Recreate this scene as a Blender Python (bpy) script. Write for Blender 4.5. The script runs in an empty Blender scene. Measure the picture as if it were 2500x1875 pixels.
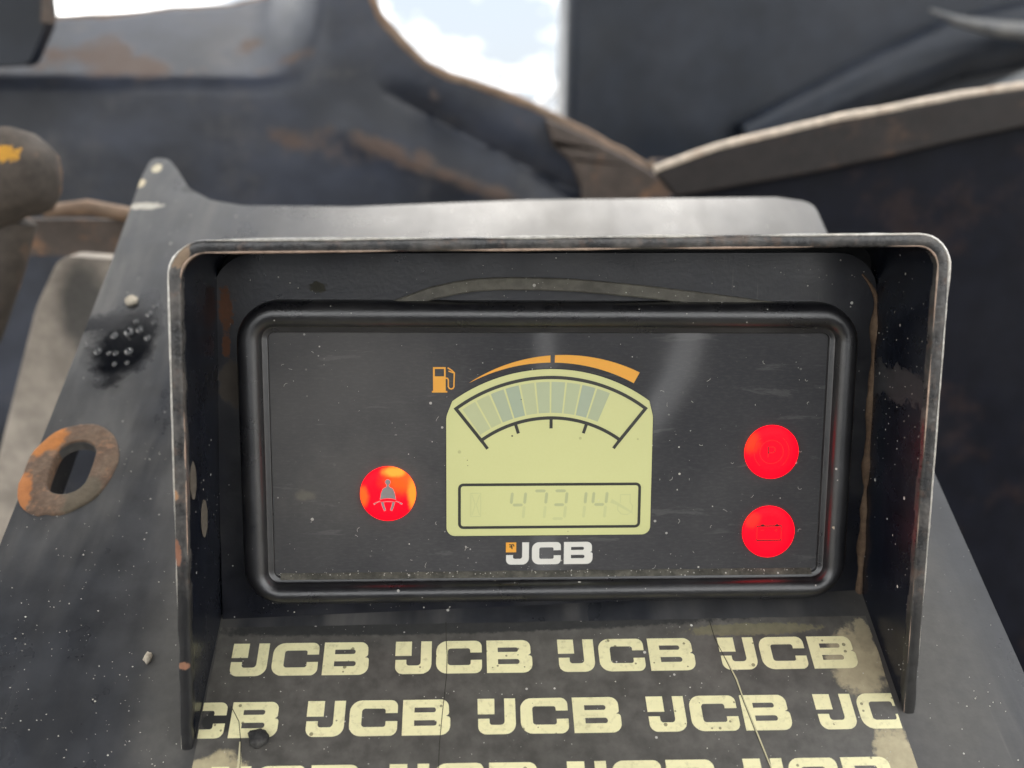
import bpy, bmesh, math, random
from mathutils import Matrix, Vector, noise
from mathutils.geometry import tessellate_polygon

random.seed(7)
scene = bpy.context.scene
col = scene.collection
MM = 0.001
R = math.radians

# ------------------------------------------------------------------ frames
# DASH: origin at the centre of the gauge window, X right, Y up the panel, Z out of the panel (mm)
# CON : origin where the sloping console meets the foot of the panel, Y up the slope, Z out of it
TILT = R(6.6)
DASH = Matrix.Translation((0, 0, 1.0)) @ Matrix((
    (1, 0, 0, 0),
    (0, math.sin(TILT), -math.cos(TILT), 0),
    (0, math.cos(TILT), math.sin(TILT), 0),
    (0, 0, 0, 1)))
_w = Vector((0, 1, -1.363)).normalized()
_u = Vector((1, 0, 0.047)); _u = (_u - _u.dot(_w) * _w).normalized()
_n = _u.cross(_w)
CON = DASH @ Matrix((
    (_u.x, _w.x, _n.x, 0),
    (_u.y, _w.y, _n.y, -41.5 * MM),
    (_u.z, _w.z, _n.z, -0.44 * MM),
    (0, 0, 0, 1)))
WORLD = Matrix.Translation((0, 0, 1.0))          # world axes, origin at the gauge window

# ------------------------------------------------------------------ camera
cam = bpy.data.cameras.new('camera')
cam.sensor_width = 36.0
cam.lens = 34.56
cam.clip_start = 0.01
cam.clip_end = 2000
cam.dof.use_dof = True
cam.dof.focus_distance = 0.244
cam.dof.aperture_fstop = 10.5
cam_ob = bpy.data.objects.new('camera', cam)
col.objects.link(cam_ob)
_r = Vector((0.99858523, -0.05152563, 0.01313978))
_up = Vector((0.00065360, 0.25898099, 0.96588220))
_f = Vector((0.05317064, 0.96450710, -0.25864827))
cam_ob.matrix_world = Matrix((
    (_r.x, _up.x, -_f.x, -0.023125),
    (_r.y, _up.y, -_f.y, -0.235332),
    (_r.z, _up.z, -_f.z, 1.081784),
    (0, 0, 0, 1)))
scene.camera = cam_ob

# ------------------------------------------------------------------ world, sun, exposure
EXPOSURE = 2.0
scene.view_settings.view_transform = 'Standard'
scene.view_settings.look = 'None'
scene.view_settings.exposure = EXPOSURE
scene.view_settings.gamma = 1
scene.view_settings.use_curve_mapping = False
scene.render.engine = 'CYCLES'
scene.cycles.use_denoising = True
scene.cycles.max_bounces = 8
scene.cycles.sample_clamp_indirect = 8

SUN_EL, SUN_AZ = R(63), R(172)
world = bpy.data.worlds.new('World')
scene.world = world
world.use_nodes = True
wn = world.node_tree.nodes; wl = world.node_tree.links
wn.clear()
w_out = wn.new('ShaderNodeOutputWorld')
w_bg = wn.new('ShaderNodeBackground'); w_bg.inputs['Strength'].default_value = 0.1
w_sky = wn.new('ShaderNodeTexSky'); w_sky.sky_type = 'NISHITA'; w_sky.sun_disc = False
w_sky.sun_elevation = SUN_EL; w_sky.sun_rotation = SUN_AZ
w_sky.air_density = 1.0; w_sky.dust_density = 2.0
w_tc = wn.new('ShaderNodeTexCoord')
w_map = wn.new('ShaderNodeMapping'); w_map.inputs['Scale'].default_value = (1, 1, 1.6)
w_map.inputs['Location'].default_value = (1.7, 0.6, 0.3)
w_no = wn.new('ShaderNodeTexNoise'); w_no.inputs['Scale'].default_value = 6.5
w_no.inputs['Detail'].default_value = 7; w_no.inputs['Roughness'].default_value = 0.55
w_cr = wn.new('ShaderNodeValToRGB')
w_cr.color_ramp.elements[0].position = 0.43; w_cr.color_ramp.elements[0].color = (1.8, 2.0, 2.25, 1)
w_cr.color_ramp.elements[1].position = 0.585; w_cr.color_ramp.elements[1].color = (13.0, 12.8, 12.4, 1)
w_mix = wn.new('ShaderNodeMix'); w_mix.data_type = 'RGBA'; w_mix.inputs[0].default_value = 0.93
wl.new(w_tc.outputs['Generated'], w_map.inputs['Vector'])
wl.new(w_map.outputs['Vector'], w_no.inputs['Vector'])
wl.new(w_no.outputs['Fac'], w_cr.inputs['Fac'])
wl.new(w_sky.outputs['Color'], w_mix.inputs[6])
wl.new(w_cr.outputs['Color'], w_mix.inputs[7])
wl.new(w_mix.outputs[2], w_bg.inputs['Color'])
wl.new(w_bg.outputs['Background'], w_out.inputs['Surface'])

sun = bpy.data.lights.new('sun', 'SUN')
sun.energy = 0.42; sun.angle = R(24); sun.color = (1.0, 0.95, 0.87)
sun_ob = bpy.data.objects.new('sun', sun); col.objects.link(sun_ob)
_sd = Vector((math.sin(SUN_AZ) * math.cos(SUN_EL), -math.cos(SUN_AZ) * math.cos(SUN_EL), math.sin(SUN_EL)))
sun_ob.rotation_euler = _sd.to_track_quat('Z', 'Y').to_euler()
w_sky.sun_rotation = math.atan2(_sd.x, _sd.y)


# ------------------------------------------------------------------ material helpers
class NT:
    def __init__(self, name):
        self.m = bpy.data.materials.new(name); self.m.use_nodes = True
        self.t = self.m.node_tree; self.t.nodes.clear()
        self.out = self.t.nodes.new('ShaderNodeOutputMaterial')
        self.b = self.t.nodes.new('ShaderNodeBsdfPrincipled')
        self.t.links.new(self.b.outputs[0], self.out.inputs['Surface'])
        self.tc = self.t.nodes.new('ShaderNodeTexCoord').outputs['Object']

    def n(self, kind): return self.t.nodes.new(kind)

    def put(self, sock, v):
        if isinstance(v, bpy.types.NodeSocket): self.t.links.new(v, sock)
        elif isinstance(v, (tuple, list)) and len(v) == 3 and sock.type == 'RGBA': sock.default_value = (*v, 1)
        else: sock.default_value = v

    def math(self, op, a, b=0.0, c=None, clamp=False):
        x = self.n('ShaderNodeMath'); x.operation = op; x.use_clamp = clamp
        self.put(x.inputs[0], a); self.put(x.inputs[1], b)
        if c is not None: self.put(x.inputs[2], c)
        return x.outputs[0]

    def noise(self, scale, detail=4, rough=0.55, stretch=None, off=(0, 0, 0), dist=0.0):
        x = self.n('ShaderNodeTexNoise')
        v = self.tc
        if stretch or off != (0, 0, 0):
            mp = self.n('ShaderNodeMapping')
            if stretch: mp.inputs['Scale'].default_value = stretch
            mp.inputs['Location'].default_value = off
            self.t.links.new(v, mp.inputs['Vector']); v = mp.outputs[0]
        self.t.links.new(v, x.inputs['Vector'])
        x.inputs['Scale'].default_value = scale; x.inputs['Detail'].default_value = detail
        x.inputs['Roughness'].default_value = rough; x.inputs['Distortion'].default_value = dist
        return x.outputs['Fac']

    def step(self, v, lo, hi, a=0.0, b=1.0):
        x = self.n('ShaderNodeMapRange'); x.interpolation_type = 'SMOOTHSTEP'
        self.put(x.inputs[0], v)
        for i, k in enumerate((lo, hi, a, b)): x.inputs[i + 1].default_value = k
        return x.outputs[0]

    def mix(self, fac, a, b):
        x = self.n('ShaderNodeMix'); x.data_type = 'RGBA'
        self.put(x.inputs[0], fac); self.put(x.inputs[6], a); self.put(x.inputs[7], b)
        return x.outputs[2]

    def mixf(self, fac, a, b):
        x = self.n('ShaderNodeMix')
        self.put(x.inputs[0], fac); self.put(x.inputs[2], a); self.put(x.inputs[3], b)
        return x.outputs[0]

    def specks(self, scale, size, keep=0.5, off=(0, 0, 0)):
        """tiny flecks of dust: mask of small dots, a share of the cells left empty"""
        mp = self.n('ShaderNodeMapping'); mp.inputs['Location'].default_value = off
        self.t.links.new(self.tc, mp.inputs['Vector'])
        x = self.n('ShaderNodeTexVoronoi'); x.inputs['Scale'].default_value = scale
        self.t.links.new(mp.outputs[0], x.inputs['Vector'])
        sp = self.n('ShaderNodeSeparateColor'); self.t.links.new(x.outputs['Color'], sp.inputs[0])
        r = self.math('MULTIPLY', self.math('POWER', sp.outputs[0], 2.0), size)
        d = self.math('LESS_THAN', x.outputs['Distance'], r)
        k = self.math('LESS_THAN', sp.outputs[1], keep)
        return self.math('MULTIPLY', d, k)

    def spot(self, c, r, wob=0.5, soft=0.16, scale=None):
        """blotch with a ragged outline round c (mm, object axes), radii r (mm)"""
        if not isinstance(r, (tuple, list)): r = (r, r, r)
        if scale is None: scale = min(900, 1300 / min(r[0], r[1]))
        mp = self.n('ShaderNodeMapping'); mp.vector_type = 'TEXTURE'
        mp.inputs['Location'].default_value = [k * MM for k in c]
        mp.inputs['Scale'].default_value = [k * MM for k in r]
        self.t.links.new(self.tc, mp.inputs['Vector'])
        ln = self.n('ShaderNodeVectorMath'); ln.operation = 'LENGTH'
        self.t.links.new(mp.outputs[0], ln.inputs[0])
        nz = self.noise(scale, 8, 0.68, off=(c[0] * .01, c[1] * .01, 3.3))
        d = self.math('ADD', ln.outputs['Value'], self.math('MULTIPLY', self.math('SUBTRACT', nz, 0.5), wob * 4))
        return self.step(d, 1 - soft, 1 + soft, 1.0, 0.0)

    def bump(self, h, strength=0.3, dist=0.0003):
        x = self.n('ShaderNodeBump'); x.inputs['Strength'].default_value = strength
        x.inputs['Distance'].default_value = dist
        self.put(x.inputs['Height'], h)
        self.t.links.new(x.outputs[0], self.b.inputs['Normal'])


RUST = (0.20, 0.075, 0.028)
RUST_PALE = (0.36, 0.22, 0.13)


def paint(name, base, rough=0.4, dust=(0.30, 0.28, 0.25), damt=0.3, dscale=40, speck=0.0, speckscale=260,
          spots=(), grain=1500, bump=0.15, metallic=0.0, streak=None, rustamt=0.0, rustscale=60, spec=0.5, coat=0.0, smear=None):
    q = NT(name)
    c = base; ro = rough
    n1 = q.noise(dscale, 6, 0.62, stretch=streak)
    n2 = q.noise(dscale * 6, 4, 0.6, off=(.7, .2, .1))
    c = q.mix(q.step(n2, 0.3, 0.75), tuple(k * 0.75 for k in base), tuple(min(1, k * 1.25) for k in base))
    dm = q.math('MULTIPLY', q.step(n1, 0.38, 0.72), damt)
    dm = q.math('MULTIPLY', dm, q.step(n2, 0.2, 0.7, 0.5, 1.0))
    c = q.mix(dm, c, dust)
    ro = q.mixf(dm, rough, min(1, rough + 0.45))
    ro = q.math('ADD', ro, q.math('MULTIPLY', q.math('SUBTRACT', q.noise(dscale * 2.5, 5, .6, off=(2, 1, 0)), 0.5), 0.3), clamp=True)
    if rustamt > 0:
        rm = q.math('MULTIPLY', q.step(q.noise(rustscale, 7, 0.68, off=(5, 3, 1)), 0.53, 0.64), rustamt)
        rc = q.mix(q.noise(rustscale * 5, 4, .6), RUST, RUST_PALE)
        c = q.mix(rm, c, rc); ro = q.mixf(rm, ro, 0.85)
    if smear:
        sm = q.step(q.noise(smear[0], 5, .58, stretch=smear[1], off=(3.1, 1.3, .4), dist=.3), .40, .80)
        sm = q.math('MULTIPLY', sm, q.step(q.noise(smear[0] * .35, 3, .5, off=(8, 2, 0)), .35, .62))
        sm = q.math('MULTIPLY', sm, smear[2])
        c = q.mix(sm, c, dust); ro = q.mixf(sm, ro, 0.8)
        sc = q.step(q.noise(smear[0] * 9, 2, .5, stretch=(1, .06, 1), off=(1, 4, 2), dist=.3), .70, .74)
        sc = q.math('MULTIPLY', sc, q.math('MULTIPLY', q.step(q.noise(smear[0] * .8, 3, .5, off=(4, 4, 1)), .5, .65), .35))
        c = q.mix(sc, c, dust)
    for (pc, pr, colr, prough, wob, *sf) in spots:
        sm = q.spot(pc, pr, wob, *sf)
        cc = q.mix(q.noise(300, 4, .65, off=(1, 7, 2)), tuple(k * 0.6 for k in colr), tuple(min(1, k * 1.35) for k in colr))
        c = q.mix(sm, c, cc); ro = q.mixf(sm, ro, prough)
    if speck > 0:
        s1 = q.specks(speckscale, speck, 0.55)
        s2 = q.specks(speckscale * 2.3, speck * 1.1, 0.4, off=(.31, .17, .05))
        sm = q.math('MAXIMUM', s1, s2)
        sm = q.math('MULTIPLY', sm, q.step(n1, 0.3, 0.6, 0.25, 1.0))
        c = q.mix(sm, c, (0.55, 0.53, 0.48)); ro = q.mixf(sm, ro, 0.9)
    q.put(q.b.inputs['Base Color'], c); q.put(q.b.inputs['Roughness'], ro)
    q.b.inputs['Metallic'].default_value = metallic
    q.b.inputs['Specular IOR Level'].default_value = spec
    if coat: q.b.inputs['Coat Weight'].default_value = coat; q.b.inputs['Coat Roughness'].default_value = 0.25
    if bump: q.bump(q.math('ADD', q.noise(grain, 3, .6), q.math('MULTIPLY', n1, 2.0)), bump)
    return q.m


def printed(name, c, rough=0.5, var=0.12, emit=0.0, blot=0.0, blotc=(0.25, 0.22, 0.12)):
    q = NT(name)
    nz = q.noise(420, 5, .6)
    cc = q.mix(nz, tuple(k * (1 - var) for k in c), tuple(min(1, k * (1 + var)) for k in c))
    if blot:
        cc = q.mix(q.math('MULTIPLY', q.step(q.noise(520, 7, .75, off=(3, 1, 2)), .50, .72), blot), cc, blotc)
        cc = q.mix(q.math('MULTIPLY', q.step(q.noise(60, 4, .6, off=(1, 5, 2)), .42, .70), blot * .55), cc, tuple(k * .62 for k in c))
        pit = q.math('MAXIMUM', q.specks(620, .30, .35), q.specks(310, .16, .35, off=(.2, .4, .1)))
        cc = q.mix(q.math('MULTIPLY', pit, .75), cc, tuple(k * .35 for k in blotc))
    q.put(q.b.inputs['Base Color'], cc); q.b.inputs['Roughness'].default_value = rough
    if emit:
        q.put(q.b.inputs['Emission Color'], cc); q.b.inputs['Emission Strength'].default_value = emit
    return q.m


def lamp_mat(name, hot):
    """lit red tell-tale, with the brighter patches where the bulb stands behind the lens"""
    q = NT(name)
    c = (1.0, 0.0006, 0.009)
    for (pc, pr, colr, wob) in hot:
        sm = q.spot(pc, pr, wob, 0.5, 260)
        c = q.mix(sm, c, colr)
    q.b.inputs['Base Color'].default_value = (0.05, 0.002, 0.002, 1)
    q.b.inputs['Roughness'].default_value = 0.5; q.b.inputs['Specular IOR Level'].default_value = 0.12
    q.put(q.b.inputs['Emission Color'], c)
    q.b.inputs['Emission Strength'].default_value = 2.6 / (2 ** EXPOSURE)
    return q.m


# ------------------------------------------------------------------ mesh helpers
class MB:
    def __init__(self): self.v = []; self.f = []

    def add(self, verts, faces):
        o = len(self.v); self.v += [tuple(p) for p in verts]
        self.f += [tuple(i + o for i in f) for f in faces]

    def loops(self, loops, closed=True, cap0=False, cap1=False, flip=False):
        k = len(loops[0]); verts = [p for l in loops for p in l]; faces = []
        for a in range(len(loops) - 1):
            for i in range(k if closed else k - 1):
                j = (i + 1) % k
                q = (a * k + i, a * k + j, (a + 1) * k + j, (a + 1) * k + i)
                faces.append(q[::-1] if flip else q)
        if cap0: faces.append(tuple(range(k)) if flip else tuple(range(k))[::-1])
        if cap1:
            e = tuple(range((len(loops) - 1) * k, len(loops) * k)); faces.append(e[::-1] if flip else e)
        self.add(verts, faces)

    def flat(self, outer, holes=(), z=0.0):
        polys = [[Vector((x, y, 0)) for x, y in outer]] + [[Vector((x, y, 0)) for x, y in h] for h in holes]
        tris = tessellate_polygon(polys)
        pts = [(p.x, p.y, z) for l in polys for p in l]
        fs = []
        for a, b, c in tris:
            A, B, C = pts[a], pts[b], pts[c]
            s = (B[0] - A[0]) * (C[1] - A[1]) - (B[1] - A[1]) * (C[0] - A[0])
            if abs(s) > 1e-12: fs.append((a, b, c) if s > 0 else (a, c, b))
        self.add(pts, fs)

    def prism(self, outer, z0, z1, holes=()):
        """closed slab with outline `outer` (counter-clockwise) between z0 < z1"""
        n0 = len(self.v)
        rings = [outer] + list(holes)
        polys = [[Vector((x, y, 0)) for x, y in r] for r in rings]
        tris = tessellate_polygon(polys)
        pts = [p for r in rings for p in r]; n = len(pts)
        fs = []
        for a, b, c in tris:
            A, B, C = pts[a], pts[b], pts[c]
            s = (B[0] - A[0]) * (C[1] - A[1]) - (B[1] - A[1]) * (C[0] - A[0])
            if abs(s) < 1e-12: continue
            if s < 0: b, c = c, b
            fs.append((a + n, b + n, c + n)); fs.append((a, c, b))
        o = 0
        for ri, r in enumerate(rings):
            k = len(r)
            ar = sum(r[i][0] * r[(i + 1) % k][1] - r[(i + 1) % k][0] * r[i][1] for i in range(k))
            ccw = (ar > 0) == (ri == 0)
            for i in range(k):
                j = (i + 1) % k
                q = (o + i, o + j, o + j + n, o + i + n)
                fs.append(q if ccw else q[::-1])
            o += k
        self.add([(x, y, z0) for x, y in pts] + [(x, y, z1) for x, y in pts], fs)

    def tube(self, pts, rad, seg=10, caps=True):
        pts = [Vector(p) for p in pts]
        loops = []
        prev = None
        for i, p in enumerate(pts):
            t = (pts[min(i + 1, len(pts) - 1)] - pts[max(i - 1, 0)]).normalized()
            if prev is None:
                a = t.orthogonal().normalized()
            else:
                a = (prev - prev.dot(t) * t).normalized()
            prev = a; b = t.cross(a)
            r = rad[i] if isinstance(rad, (list, tuple)) else rad
            loops.append([tuple(p + r * (math.cos(x) * a + math.sin(x) * b)) for x in [2 * math.pi * k / seg for k in range(seg)]])
        self.loops(loops, True, caps, caps)

    def box(self, x0, x1, y0, y1, z0, z1):
        self.prism([(x0, y0), (x1, y0), (x1, y1), (x0, y1)], z0, z1)

    def build(self, name, mat, M, parent=None, smooth=40, bevel=0.0, bseg=3, sub=0):
        me = bpy.data.meshes.new(name)
        me.from_pydata([(x * MM, y * MM, z * MM) for x, y, z in self.v], [], self.f)
        me.update()
        if smooth:
            me.polygons.foreach_set('use_smooth', [True] * len(me.polygons))
            me.set_sharp_from_angle(angle=R(smooth))
        me.materials.append(mat)
        return link(name, me, M, parent, bevel, bseg, sub)


WM = {}


def link(name, data, M, parent=None, bevel=0.0, bseg=3, sub=0):
    o = bpy.data.objects.new(name, data); col.objects.link(o)
    o.matrix_basis = M; WM[o.name] = M.copy()
    if parent is not None:
        o.parent = parent; o.matrix_parent_inverse = WM[parent.name].inverted()
    if bevel:
        b = o.modifiers.new('bevel', 'BEVEL'); b.width = bevel * MM; b.segments = bseg
        b.limit_method = 'ANGLE'; b.angle_limit = R(35); b.harden_normals = False
    if sub:
        s = o.modifiers.new('subdivision', 'SUBSURF'); s.levels = sub; s.render_levels = sub
    return o


def tag(o, label, cat=None, group=None, kind=None):
    if label: o['label'] = label
    if cat: o['category'] = cat
    if group: o['group'] = group
    if kind: o['kind'] = kind
    return o


def thing(name, label, cat, M, group=None):
    o = link(name, None, M)
    o.empty_display_size = 0.01
    return tag(o, label, cat, group)


def arc(cx, cy, r, a0, a1, n):
    return [(cx + r * math.cos(R(a0 + (a1 - a0) * i / n)), cy + r * math.sin(R(a0 + (a1 - a0) * i / n))) for i in range(n + 1)]


def fillet(pts, seg=5):
    """polygon of (x, y, r) corners -> outline with rounded corners"""
    out = []; n = len(pts)
    for i in range(n):
        p = pts[i]; x, y = p[0], p[1]; r = p[2] if len(p) > 2 else 0
        if r <= 0: out.append((x, y)); continue
        a = Vector(pts[i - 1][:2]) - Vector((x, y)); b = Vector(pts[(i + 1) % n][:2]) - Vector((x, y))
        la, lb = a.length, b.length; a.normalize(); b.normalize()
        ang = a.angle(b)
        if ang > 3.1: out.append((x, y)); continue
        t = min(r / math.tan(ang / 2), la * 0.499, lb * 0.499); rr = t * math.tan(ang / 2)
        c = Vector((x, y)) + (a + b).normalized() * (rr / math.sin(ang / 2))
        s = Vector((x, y)) + a * t; e = Vector((x, y)) + b * t
        a0 = math.atan2(s.y - c.y, s.x - c.x); a1 = math.atan2(e.y - c.y, e.x - c.x)
        d = (a1 - a0 + math.pi) % (2 * math.pi) - math.pi
        out += [(c.x + rr * math.cos(a0 + d * k / seg), c.y + rr * math.sin(a0 + d * k / seg)) for k in range(seg + 1)]
    return out


def rrect(x0, x1, y0, y1, r, seg=8):
    return (arc(x1 - r, y0 + r, r, -90, 0, seg) + arc(x1 - r, y1 - r, r, 0, 90, seg)
            + arc(x0 + r, y1 - r, r, 90, 180, seg) + arc(x0 + r, y0 + r, r, 180, 270, seg))


def stroke(pts, w, closed=False):
    """ribbon outline of width w along pts -> list of quads as one MB"""
    m = MB(); pts = [Vector(p) for p in pts]; n = len(pts); L = []; Rr = []
    for i in range(n):
        if closed: a, b = pts[i - 1], pts[(i + 1) % n]
        else: a, b = pts[max(i - 1, 0)], pts[min(i + 1, n - 1)]
        t = (b - a).normalized(); k = Vector((-t.y, t.x))
        s = 1.0
        if 0 < i < n - 1 or closed:
            t1 = (pts[i] - a).normalized(); s = 1 / max(0.4, math.sqrt((1 + t1.dot((b - pts[i]).normalized())) / 2))
        ww = (w[i] if isinstance(w, (list, tuple)) else w) / 2
        L.append(pts[i] + k * ww * s); Rr.append(pts[i] - k * ww * s)
    return L, Rr


def ribbon(mb, pts, w, z, closed=False):
    L, Rr = stroke(pts, w, closed); n = len(L)
    v = [(p.x, p.y, z) for p in L] + [(p.x, p.y, z) for p in Rr]
    mb.add(v, [(i, i + n, (i + 1) % n + n, (i + 1) % n) for i in range(n if closed else n - 1)])


def jit(pts, amp, freq=0.15, seed=0.0):
    return [(x + amp * noise.noise(Vector((x * freq, y * freq, seed))), y + amp * noise.noise(Vector((x * freq, y * freq, seed + 9.1)))) for x, y in pts]


def dense(pts, step, closed=True):
    out = []
    n = len(pts)
    for i in range(n if closed else n - 1):
        a = Vector(pts[i][:2]); b = Vector(pts[(i + 1) % n][:2]); k = max(1, int((b - a).length / step))
        out += [tuple(a.lerp(b, j / k)) for j in range(k)]
    if not closed: out.append(tuple(pts[-1][:2]))
    return out


# ------------------------------------------------------------------ materials
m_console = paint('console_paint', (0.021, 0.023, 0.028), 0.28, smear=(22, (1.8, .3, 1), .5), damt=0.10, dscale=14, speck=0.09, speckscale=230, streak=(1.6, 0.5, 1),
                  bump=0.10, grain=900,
                  spots=[((-134.5, 108, 0), (10, 19, 20), (0.003, 0.0035, 0.005), 0.10, 0.3, .35),
                         ((-146, 117, 0), (8, 5, 8), (0.005, 0.005, 0.007), 0.18, 0.4, .5),
                         ((-91, 20, 0), (9, 95, 20), (0.075, 0.071, 0.064), 0.55, 0.22, .75),  # dusty paler bands beside the hood, painted in to lighten the console
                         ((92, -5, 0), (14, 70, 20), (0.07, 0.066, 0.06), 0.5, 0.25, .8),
                         ((-128, 200, 0), (6, 5, 8), (0.01, 0.01, 0.011), 0.3, 0.5),
                         ((-147, 214, 0), (2.0, 3, 4), (0.5, 0.45, 0.33), 0.8, 0.3),
                         ((-151, 203, 0), (1.8, 3, 4), (0.5, 0.43, 0.3), 0.8, 0.3),
                         ((-146, 187, 0), (7, 2.2, 4), (0.4, 0.38, 0.33), 0.8, 0.5)])
m_rustboss = paint('rusted_steel', (0.10, 0.058, 0.034), 0.75, dust=(0.20, 0.145, 0.10), damt=0.6, dscale=120, bump=1.0, grain=500, rustamt=.5, rustscale=220,
                   spots=[((-148, 66, 0), (6, 8, 9), (0.36, 0.13, 0.028), 0.85, 0.35),
                          ((-150, 42, 0), (4.5, 9, 9), (0.34, 0.125, 0.035), 0.85, 0.35),
                          ((-131, 42, 0), (5, 7, 9), (0.09, 0.07, 0.045), 0.8, 0.5)])
m_hood = paint('hood_paint', (0.005, 0.007, 0.013), 0.24, smear=(40, (1, .7, 1), .10), dust=(0.08, 0.08, 0.085), damt=0.10, dscale=22, speck=0.12, speckscale=240, bump=0.12, grain=700,
               spots=[((83, 20, 10), (5, 4, 30), (0.03, 0.03, 0.033), 0.7, 0.6)])
m_rim = paint('worn_rim', (0.045, 0.045, 0.046), 0.26, dust=(0.20, 0.18, 0.16), damt=0.5, dscale=150, bump=0.5, grain=420, metallic=0.25,
              rustamt=0.16, rustscale=170,
              spots=[((-83, 50.5, 28), (2.8, 3.0, 9), (0.26, 0.19, 0.13), 0.75, 0.6),
                     ((-86.5, -2.5, 28), (1.3, 1.3, 9), (0.42, 0.24, 0.13), 0.8, 0.4),
                     ((-86.5, -16, 28), (1.1, 3.0, 9), (0.28, 0.13, 0.08), 0.8, 0.4),
                     ((-86.2, -36, 28), (1.2, .8, 9), (0.3, 0.15, 0.09), 0.8, 0.5),
                     ((-87.5, -52, 27), (9, 30, 9), (0.022, 0.022, 0.023), 0.4, 0.25),
                     ((86.3, -56, 27), (9, 26, 9), (0.035, 0.034, 0.033), 0.4, 0.25),
                     ((-86.2, -43, 28), (1.2, 1.0, 9), (0.3, 0.15, 0.09), 0.8, 0.5)])
m_bare = paint('bare_bright_steel', (0.58, 0.56, 0.52), 0.33, dust=(0.5, 0.44, 0.36), damt=0.5, dscale=130, metallic=0.7, bump=0.3, grain=700)
m_barepink = paint('bare_rust_tint', (0.42, 0.30, 0.23), 0.5, dust=(0.5, 0.42, 0.34), damt=0.5, dscale=130, metallic=0.2, bump=0.3, grain=700)
m_rim_dark = paint('rim_lower_paint', (0.02, 0.02, 0.022), 0.4, dust=(0.2, 0.18, 0.16), damt=0.5, dscale=120, bump=0.4, grain=500, rustamt=0.4, rustscale=150)
m_plate = paint('black_plate', (0.005, 0.006, 0.011), 0.30, smear=(60, (.8, 1.2, 1), .25), dust=(0.13, 0.125, 0.115), damt=0.14, dscale=26, speck=0.13, speckscale=260, bump=0.12, grain=900,
                spots=[((-80.5, 36.5, 0), (1.8, 5.0, 8), (0.085, 0.035, 0.016), 0.85, 0.6),
                       ((-80.8, 27.5, 0), (1.1, 3.0, 8), (0.10, 0.04, 0.018), 0.85, 0.5),
                       ((-79, 18, 0), (4.0, 6, 8), (0.055, 0.045, 0.036), 0.8, 0.5),
                       ((-58, 42, 0), (2.0, 1.4, 8), (0.035, 0.033, 0.022), 0.8, 0.5)])
m_gapblack = paint('gap_shadow_paint', (0.006, 0.006, 0.007), 0.6, damt=0.05, bump=0)
m_rustbead = paint('rust_bead', (0.10, 0.062, 0.038), 0.9, dust=(0.22, 0.155, 0.10), damt=0.8, dscale=110, bump=0.7, grain=900)
m_bezel = paint('bezel_plastic', (0.009, 0.009, 0.011), 0.30, spec=1.0, dust=(0.17, 0.165, 0.15), damt=0.08, dscale=45, speck=0.11, speckscale=260, bump=0.22, grain=2600)
m_gasket = paint('rubber', (0.10, 0.094, 0.078), 0.7, dust=(0.2, 0.19, 0.15), damt=0.5, dscale=60, speck=0.16, speckscale=420, bump=0.3, grain=1200)
m_sticker = paint('sticker_film', (0.085, 0.080, 0.072), 0.33, dust=(0.17, 0.16, 0.14), damt=0.30, dscale=35, speck=0.11, speckscale=300, bump=0.1, grain=1600,
                  spots=[((76, -17, 0), (6.5, 9.5, 6), (0.36, 0.31, 0.2), 0.6, 0.35),
                         ((80, -10, 0), (2.2, 5, 6), (0.3, 0.26, 0.17), 0.6, 0.4),
                         ((52, -7.2, 0), (17, 1.7, 6), (0.15, 0.135, 0.085), 0.6, 0.4),
                         ((78.5, -43, 0), (5.0, 9.0, 6), (0.38, 0.33, 0.21), 0.6, 0.35),
                         ((-79.5, -41.5, 0), (7.5, 6.0, 6), (0.36, 0.31, 0.19), 0.6, 0.35),
                         ((-80.5, -27.6, 0), (3.8, 3.6, 6), (0.03, 0.03, 0.028), 0.5, 0.3),
                         ((-20, -3.6, 0), (66, 2.4, 6), (0.035, 0.035, 0.034), 0.4, 0.25)])  # dark band along the top edge: corner shade painted into the film
m_cream = printed('cream_print', (0.76, 0.71, 0.42), 0.36, 0.07, blot=0.5, blotc=(0.36, 0.32, 0.17))
m_crack = printed('crack_line', (0.03, 0.028, 0.022), 0.7)
m_crack_cream = printed('crack_cream', (0.5, 0.46, 0.28), 0.7)
m_clod = paint('black_clod', (0.012, 0.012, 0.012), 0.75, damt=0.2, dscale=200, bump=0.8, grain=900)
m_stone = paint('pale_stone', (0.4, 0.35, 0.27), 0.8, damt=0.3, dscale=200, bump=0.5)
m_dust = paint('settled_dust', (0.055, 0.052, 0.042), 0.9, dust=(0.16, 0.15, 0.12), damt=0.8, dscale=160, speck=0.2, speckscale=500, bump=0.6, grain=1500)
m_grit = printed('grit', (0.58, 0.55, 0.48), 0.85, 0.3)
m_chip = paint('bare_patch', (0.10, 0.088, 0.07), 0.7, dust=(0.17, 0.15, 0.12), damt=0.7, dscale=200, streak=(1, 6, 1), bump=0.3)


def water():
    q = NT('water'); q.b.inputs['Base Color'].default_value = (1, 1, 1, 1)
    q.b.inputs['Roughness'].default_value = 0.02; q.b.inputs['IOR'].default_value = 1.33
    q.b.inputs['Transmission Weight'].default_value = 1.0
    return q.m


m_water = water()


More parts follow.
